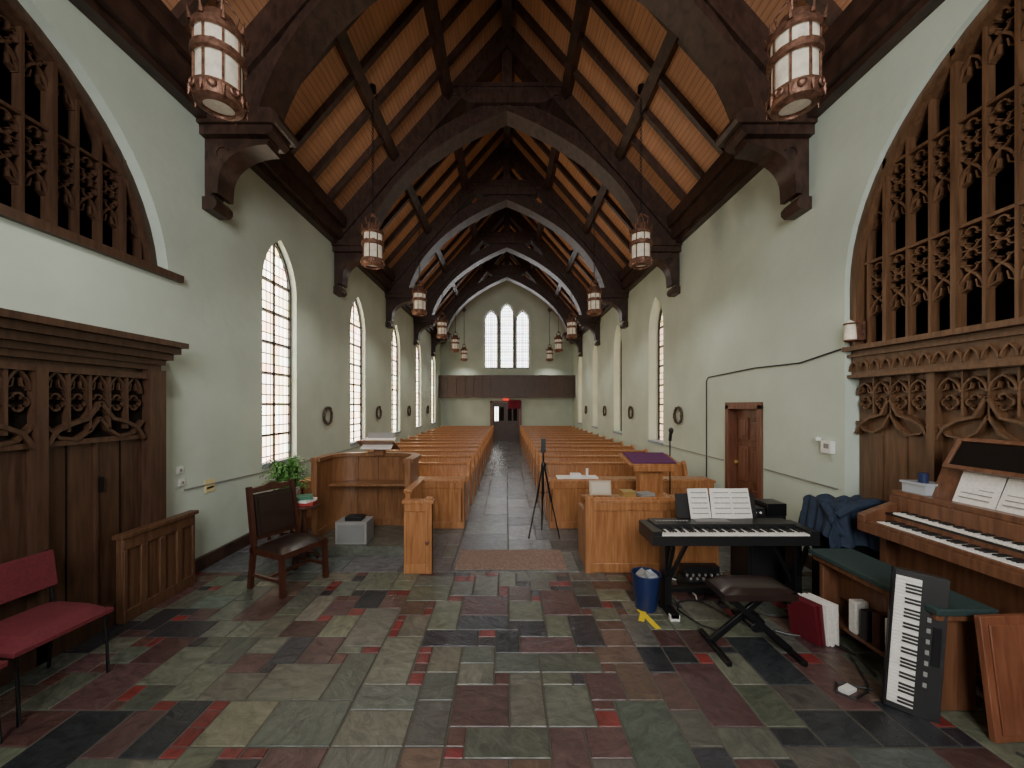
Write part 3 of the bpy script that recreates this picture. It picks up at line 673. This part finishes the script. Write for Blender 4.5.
def redchair():
    b=B()
    for x in(-.22,.22):
        b.tube([(x,-.22,0),(x,-.2,.4),(x,.2,.42),(x,.24,0)],.012,M_metal); b.tube([(x,.2,.42),(x,.26,.8)],.012,M_metal)
    n=8;vs=[];fs=[]
    for i in range(n+1):
        for j in range(n+1):
            u,v=i/n*2-1,j/n*2-1; vs.append((u*.25,v*.23,.42+.07*(1-u**6)*(1-v**6)))
    for i in range(n):
        for j in range(n): a=i*(n+1)+j; fs.append((a,a+1,a+n+2,a+n+1))
    b.add(vs,fs,M_red); b.box(-.25,.25,-.23,.23,.395,.425,M_red)
    b.rbox((0,.235,.68),(.48,.05,.24),(math.radians(-9),0,0),M_red)
    return b.obj('red_chair',bevel=.015)
c=redchair(); c.matrix_world=T((-2.93,2.40,0))@RZm(84)
c2=inst(c,T((-2.93,1.84,0))@RZm(86))

b=B(); b.box(-WX,-WX+.01,4.28,4.42,.82,.96,mat('yellow_sign',(.7,.6,.3),.6)); b.box(-WX+.01,-WX+.013,4.3,4.4,.86,.88,M_black); b.obj('wall_notice')
for y,z in((3.97,1.0),(3.95,1.13)):
    b=B(); b.box(-WX,-WX+.015,y-.035,y+.035,z-.03,z+.03,M_white); b.box(-WX+.015,-WX+.022,y-.01,y+.01,z-.015,z+.015,M_grey); b.obj('wall_socket')
b=B(); b.tube([(-WX+.01,4.0,.92),(-WX+.01,5.2,.88),(-WX+.01,7,.86),(-WX+.01,12,.86)],.008,M_grey); b.obj('trim_2')
b=B(); b.tube([(WX-.012,3.86,2.36),(WX-.012,4.4,2.28),(WX-.012,5.2,2.30),(WX-.012,6.4,2.26),(WX-.012,6.46,2.2),(WX-.012,6.46,.5)],.009,M_black); b.obj('wall_cable')
b=B(); b.box(WX-.05,WX,3.94,4.06,1.30,1.43,M_white); b.box(WX-.054,WX-.05,3.96,4.02,1.35,1.4,M_grey); b.lathe([(0,0),(.03,0),(.03,.03),(0,.04)],(WX-.03,4.12,1.42),M_white,10); b.obj('thermostat')
b=B(); b.box(WX-.02,WX+.05,3.66,3.76,2.42,2.6,M_copper); b.lathe([(.045,0),(.05,.02),(.04,.15),(.052,.16),(0,.2)],(WX-.05,3.71,2.42),M_mica,12); b.torus((WX-.05,3.71,2.42),.045,.008,(0,0,1),M_copper,12,5); b.torus((WX-.05,3.71,2.58),.05,.008,(0,0,1),M_copper,12,5); b.obj('wall_sconce')
b=B(); b.tube([(WX-.012,3.9,.95),(WX-.012,5.0,.97)],.008,M_grey); b.tube([(WX-.012,5.95,.95),(WX-.012,9,.95)],.008,M_grey); b.obj('trim_3')

# ---------------------------------------------------------------- music gear (right)
def keysrow(b,x0,x1,y0,y1,z,along='x',nk=52,h=.014):
    w=(x1-x0)/nk
    for i in range(nk):
        a=x0+i*w
        if along=='x': b.box(a+.0008,a+w-.0008,y0,y1,z,z+h,M_ivory)
        else: b.box(y0,y1,a+.0008,a+w-.0008,z,z+h,M_ivory)
    for i in range(nk-1):
        if i%7 in(0,1,3,4,5):
            a=x0+(i+1)*w; dy=(y1-y0)*.36
            if along=='x': b.box(a-w*.28,a+w*.28,y0+dy,y1,z+h,z+h+.011,M_black)
            else: b.box(y0+dy,y1,a-w*.28,a+w*.28,z+h,z+h+.011,M_black)
b=B()
b.box(1.22,2.62,3.22,3.56,.62,.70,M_black); b.box(1.22,1.30,3.22,3.56,.70,.74,M_black); b.box(2.54,2.62,3.22,3.56,.70,.74,M_black); b.box(1.3,2.54,3.38,3.56,.70,.755,M_black)
keysrow(b,1.3,2.54,3.225,3.375,.70)
b.box(1.7,2.0,3.44,3.52,.755,.758,M_grey)
for i in range(10): b.box(1.34+i*.03,1.36+i*.03,3.46,3.48,.755,.762,M_grey)
b.rbox((1.95,3.60,.86),(.74,.01,.22),(math.radians(-14),0,0),M_black)
for x in(1.37,2.5):
    b.box(x,x+.06,3.34,3.46,.06,.62,M_metal); b.box(x-.005,x+.065,3.2,3.62,.02,.06,M_metal); b.box(x-.01,x+.07,3.2,3.24,0,.05,M_white); b.box(x-.01,x+.07,3.58,3.62,0,.05,M_white); b.bar((x+.03,3.36,.3),(x+.03,3.24,.61),.03,.03,M_metal)
b.box(1.4,2.54,3.37,3.43,.16,.2,M_metal); b.bar((1.4,3.4,.2),(1.6,3.4,.6),.03,.03,M_metal); b.bar((2.53,3.4,.2),(2.34,3.4,.6),.03,.03,M_metal)
b.obj('digital_piano',bevel=.003)
b=B()
for x,r in((1.79,6),(2.0,-4),(2.17,5)): b.rbox((x,3.585,.885),(.2,.004,.27),(math.radians(-14),0,math.radians(r)),M_paper)
for x in(1.79,2.0,2.17):
    for k in range(5): b.rbox((x,3.573+.0125*k-.025+.002,.80+.045*k),(.15,.002,.008),(math.radians(-14),0,0),M_grey)
b.obj('sheet_music')
b=B(); cx,cy=1.79,2.84
vs=[];fs=[];n=8
b.box(cx-.26,cx+.26,cy-.14,cy+.14,.42,.47,M_leather)
for i in range(n+1):
    for j in range(n+1):
        u,v=i/n*2-1,j/n*2-1; vs.append((cx+u*.26,cy+v*.14,.47+.035*(1-u**6)*(1-v**6)))
for i in range(n):
    for j in range(n): a=i*(n+1)+j; fs.append((a,a+1,a+n+2,a+n+1))
b.add(vs,fs,M_leather)
for y in(cy-.05,cy+.05):
    s=1 if y<cy else -1
    b.bar((cx-s*.2,y,.42),(cx+s*.26,y,.03),.03,.045,M_metal)
    b.bar((cx+s*.26,cy-.2,.02),(cx+s*.26,cy+.2,.02),.035,.035,M_metal)
    b.bar((cx-s*.2,cy-.13,.41),(cx-s*.2,cy+.13,.41),.03,.03,M_metal)
b.cyl((cx,cy-.08,.2),(cx,cy+.08,.2),.035,M_metal); b.obj('keyboard_bench',bevel=.004)
b=B(); b.lathe([(0,0),(.09,0),(.12,.29),(.126,.29),(.126,.31),(.116,.31),(.09,.02)],(1.235,3.42,0),M_blue,24)
for k in range(6): b.rbox((1.235+.08*(R()-.5),3.42+.08*(R()-.5),.27),(.09,.06,.08),(R(),R(),R()),M_grey if k%2 else M_clear)
b.obj('waste_bin')
b=B(); b.box(1.72,2.12,3.66,3.9,0,.12,M_black)
for i in range(6):
    for j in range(2): b.cyl((1.77+i*.06,3.7+j*.08,.12),(1.77+i*.06,3.7+j*.08,.14),.012,M_grey,n=8)
b.box(1.75,2.1,3.8,3.9,.12,.2,M_black)
b.obj('audio_mixer')
b=B(); b.box(1.95,2.13,3.25,3.35,0,.03,M_metal); b.rbox((2.04,3.2,.05),(.1,.17,.012),(math.radians(8),0,0),M_metal); b.obj('sustain_pedal')
b=B()
for k in range(9):
    P=[];x,y=1.4+R()*1.2,3.3+R()*.6; a=R()*6
    for i in range(22): P.append((x,y,.012)); a+=(R()-.5)*1.3; x+=.07*math.cos(a); y+=.05*math.sin(a); x=min(max(x,1.38),2.7); y=min(max(y,3.05),4.0)
    b.tube(P,.007,M_white if k==3 else M_black,5)
P=[(2.45,2.75,.012),(2.38,2.6,.012),(2.32,2.48,.012),(2.25,2.4,.012),(2.12,2.34,.012),(2.05,2.4,.012),(2.12,2.48,.012),(2.3,2.42,.012)]; b.tube(P,.007,M_black)
b.tube([(2.62,1.98,.012),(2.7,1.85,.012),(2.64,1.75,.012),(2.74,1.68,.012),(2.8,1.6,.012)],.007,M_black)
b.tube([(1.9,3.2,.012),(2.2,3.0,.012),(2.4,2.95,.012),(2.5,2.75,.012),(2.44,2.55,.012)],.007,M_black)
b.rbox((2.14,2.42,.012),(.1,.05,.02),(0,0,.4),M_white)
b.obj('floor_cables')
b=B(); b.box(2.35,2.72,3.75,4.05,0,.72,M_black); b.box(2.38,2.69,3.735,3.75,.1,.6,M_black)
b.box(2.2,2.50,3.72,4.0,.72,.80,M_black); b.box(2.53,2.72,3.74,3.95,.72,.84,M_metal)
for i in range(5): b.cyl((2.25+i*.05,3.71,.76),(2.25+i*.05,3.72,.76),.012,M_white,n=8)
b.obj('guitar_amplifier',bevel=.01)
SY=-.13
b=B(); b.box(2.84,3.22,3.42+SY,3.72+SY,0,.90,M_black); b.box(2.87,3.19,3.41+SY,3.42+SY,.15,.6,M_metal); b.obj('speaker_cabinet',bevel=.01)
b=B(); n=32;vs=[];fs=[]
for i in range(n+1):
    for j in range(n+1):
        u,v=i/n*2-1,j/n*2-1
        ox=max(0,abs(u)-.62); oy=max(0,abs(v)-.55)
        x=3.02+math.copysign(min(abs(u),.62)/.62*.23+ox*.14,u); y=3.57+SY+math.copysign(min(abs(v),.55)/.55*.175+oy*.12,v)
        z=.945-ox*.75-oy*.75+.018*math.sin(u*9+v*4)+.018*math.sin(v*13-u*5)
        if x>3.33: x=3.33
        x+=.012*math.sin(v*22)*(ox>0); y+=.015*math.sin(u*19)*(oy>0)
        vs.append((x,y,z))
for i in range(n):
    for j in range(n): a=i*(n+1)+j; fs.append((a,a+1,a+n+2,a+n+1))
b.add(vs,fs,M_navy); b.tube([(2.8,3.4+SY,.86),(2.92,3.37+SY,.95),(3.1,3.39+SY,.975),(3.25,3.44+SY,.94)],.038,M_navy,8); b.tube([(2.78,3.5+SY,.94),(2.78,3.42+SY,.84),(2.82,3.37+SY,.7)],.035,M_navy,8)
b.obj('navy_jacket',fixn=False)
b=B()
OW=wood('organ_walnut',(.11,.046,.024),(.205,.092,.047),.33)
Y0,Y1=1.55,3.1
b.box(3.08,3.34,Y0,Y1,0,1.08,OW)
b.box(2.96,3.1,Y0,Y0+.05,.0,.86,OW); b.box(3.0,3.1,Y1-.05,Y1,.0,.86,OW)
b.box(2.82,3.12,Y0,Y1,.80,.87,OW)
for y in(Y0,Y1-.06): b.prism([(2.82,.87),(3.34,.87),(3.34,1.14),(3.2,1.14),(3.12,1.04),(2.9,.96),(2.82,.93)],lambda a,z,d,y=y:(a,y+d,z),0,.06,OW)
keysrow(b,Y0+.1,Y1-.12,2.86,2.99,.885,along='y',nk=61)
b.box(2.99,3.0,Y0+.06,Y1-.06,.87,.95,OW)
keysrow(b,Y0+.1,Y1-.12,2.985,3.10,.955,along='y',nk=61)
b.box(2.985,3.12,Y0+.06,Y1-.06,.94,.955,M_black); b.box(2.83,2.858,Y0+.06,Y1-.06,.87,.895,OW)
b.rbox((3.14,(Y0+Y1)/2,1.04),(.02,Y1-Y0-.12,.12),(0,math.radians(25),0),OW)
for i in range(24): b.rbox((3.125,Y0+.15+i*.053,1.04),(.012,.025,.05),(0,math.radians(25),0),M_ivory if i%3 else M_rbook)
b.box(3.1,3.35,Y0,Y1,1.08,1.12,OW)
b.rbox((3.24,2.35,1.22),(.015,1.1,.26),(0,math.radians(22),0),OW)
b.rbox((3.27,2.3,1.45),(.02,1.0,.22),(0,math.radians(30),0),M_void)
for dz,w in((-.11,.03),(.11,.03)): b.rbox((3.26+dz*.5,2.3,1.45+dz*.87),(.03,1.04,w),(0,math.radians(30),0),OW)
for y in(1.79,2.81): b.rbox((3.26,y,1.45),(.03,.03,.24),(0,math.radians(30),0),OW)
for y in(1.85,2.75): b.box(3.3,3.32,y,y+.03,1.12,1.45,OW)
for i in range(16): b.box(2.96,3.06,Y0+.1+i*.085,Y0+.13+i*.085,.06,.1,M_chairwood)
b.obj('organ_console',bevel=.003)
b=B()
for y,r in((2.62,2),(2.38,-2),(2.14,3),(1.9,0)): b.rbox((3.215,y,1.235),(.006,.23,.25),(0,math.radians(22),math.radians(r)),M_paper)
for y in(2.62,2.38,2.14,1.9):
    for k in range(6): b.rbox((3.175+.0165*k,y,1.16+.03*k),(.004,.17,.006),(0,math.radians(22),0),M_grey)
b.obj('organ_sheet_music')
b=B(); b.box(3.14,3.3,2.89,3.06,1.12,1.20,M_clear); b.box(3.13,3.31,2.88,3.07,1.19,1.205,M_clear); b.cyl((3.19,2.95,1.205),(3.19,2.95,1.28),.03,M_blue); b.cyl((3.25,3.0,1.205),(3.25,3.0,1.25),.025,M_black); b.obj('storage_tub')
b=B(); b.box(2.46,2.78,2.2,3.1,.56,.6,OW); b.box(2.44,2.79,2.18,3.12,.6,.64,M_green); b.box(2.48,2.76,3.02,3.06,0,.56,OW); b.box(2.48,2.76,2.26,2.3,0,.56,OW); b.box(2.5,2.74,2.3,3.02,.12,.15,OW); b.box(2.6,2.63,2.3,3.02,.3,.56,OW)
for i in range(5): b.box(2.5,2.6,2.4+i*.09,2.46+i*.09,.15,.15+.2+.05*R(),(M_black,M_paper,M_chairwood)[i%3])
b.obj('organ_bench',bevel=.008)
b=B(); b.rbox((2.76,2.1,.32),(.34,.03,.64),(math.radians(-6),0,math.radians(4)),M_redboard); b.rbox((2.76,2.08,.32),(.26,.01,.56),(math.radians(-6),0,math.radians(4)),M_redboard); b.obj('wood_panel_board',bevel=.004)
b=B(); M_mar=mat('maroon_binder',(.12,.01,.018),.45)
for i,(m,t) in enumerate(((M_mar,.03),(M_mar,.035),(M_paper,.02),(M_paper,.03),(M_paper,.02))):
    b.rbox((2.27+i*.038,2.95,.16),(t,.2,.31),(0,math.radians(-10+i*2),math.radians(20)),m)
b.obj('music_binders')
b=B(); L=.92
b.box(-.13,.13,0,.07,0,L,M_black); b.box(-.135,-.12,-.01,.07,0,L,M_metal)
nk=36; w=(L-.08)/nk
for i in range(nk): b.box(-.12,.005,-.014,0,.04+i*w+.0008,.04+(i+1)*w-.0008,M_ivory)
for i in range(nk-1):
    if i%7 in(0,1,3,4,5): b.box(-.07,.005,-.026,-.014,.04+(i+1)*w-w*.28,.04+(i+1)*w+w*.28,M_black)
for i in range(8): b.box(.04,.06,-.006,0,.2+i*.07,.23+i*.07,M_grey)
b.box(.07,.11,-.004,0,.35,.6,M_metal)
b.obj('synthesizer_keyboard',bevel=.003,M=T((2.35,2.24,.0))@RZm(-38)@Matrix.Rotation(math.radians(-6),4,'X')@Matrix.Rotation(math.radians(4),4,'Y')@Matrix.Scale(.88,4))
b=B(); b.rbox((1.19,3.24,.003),(.045,.3,.004),(0,0,math.radians(10)),M_yellow); b.rbox((1.15,3.27,.006),(.045,.16,.004),(0,0,math.radians(-25)),M_yellow); b.obj('floor_tape')

# ---------------------------------------------------------------- world & camera
w=bpy.data.worlds.new('World'); sc.world=w; w.use_nodes=True
w.node_tree.nodes['Background'].inputs[0].default_value=(.8,.9,1,1); w.node_tree.nodes['Background'].inputs[1].default_value=.6
cd=bpy.data.cameras.new('camera'); co=bpy.data.objects.new('camera',cd); sc.collection.objects.link(co)
co.location=(0,0,1.8); co.rotation_euler=(math.radians(90),0,0)
cd.sensor_width=36; cd.lens=385/1024*36; cd.shift_x=.005; cd.shift_y=.0205; cd.clip_start=.05
sc.camera=co
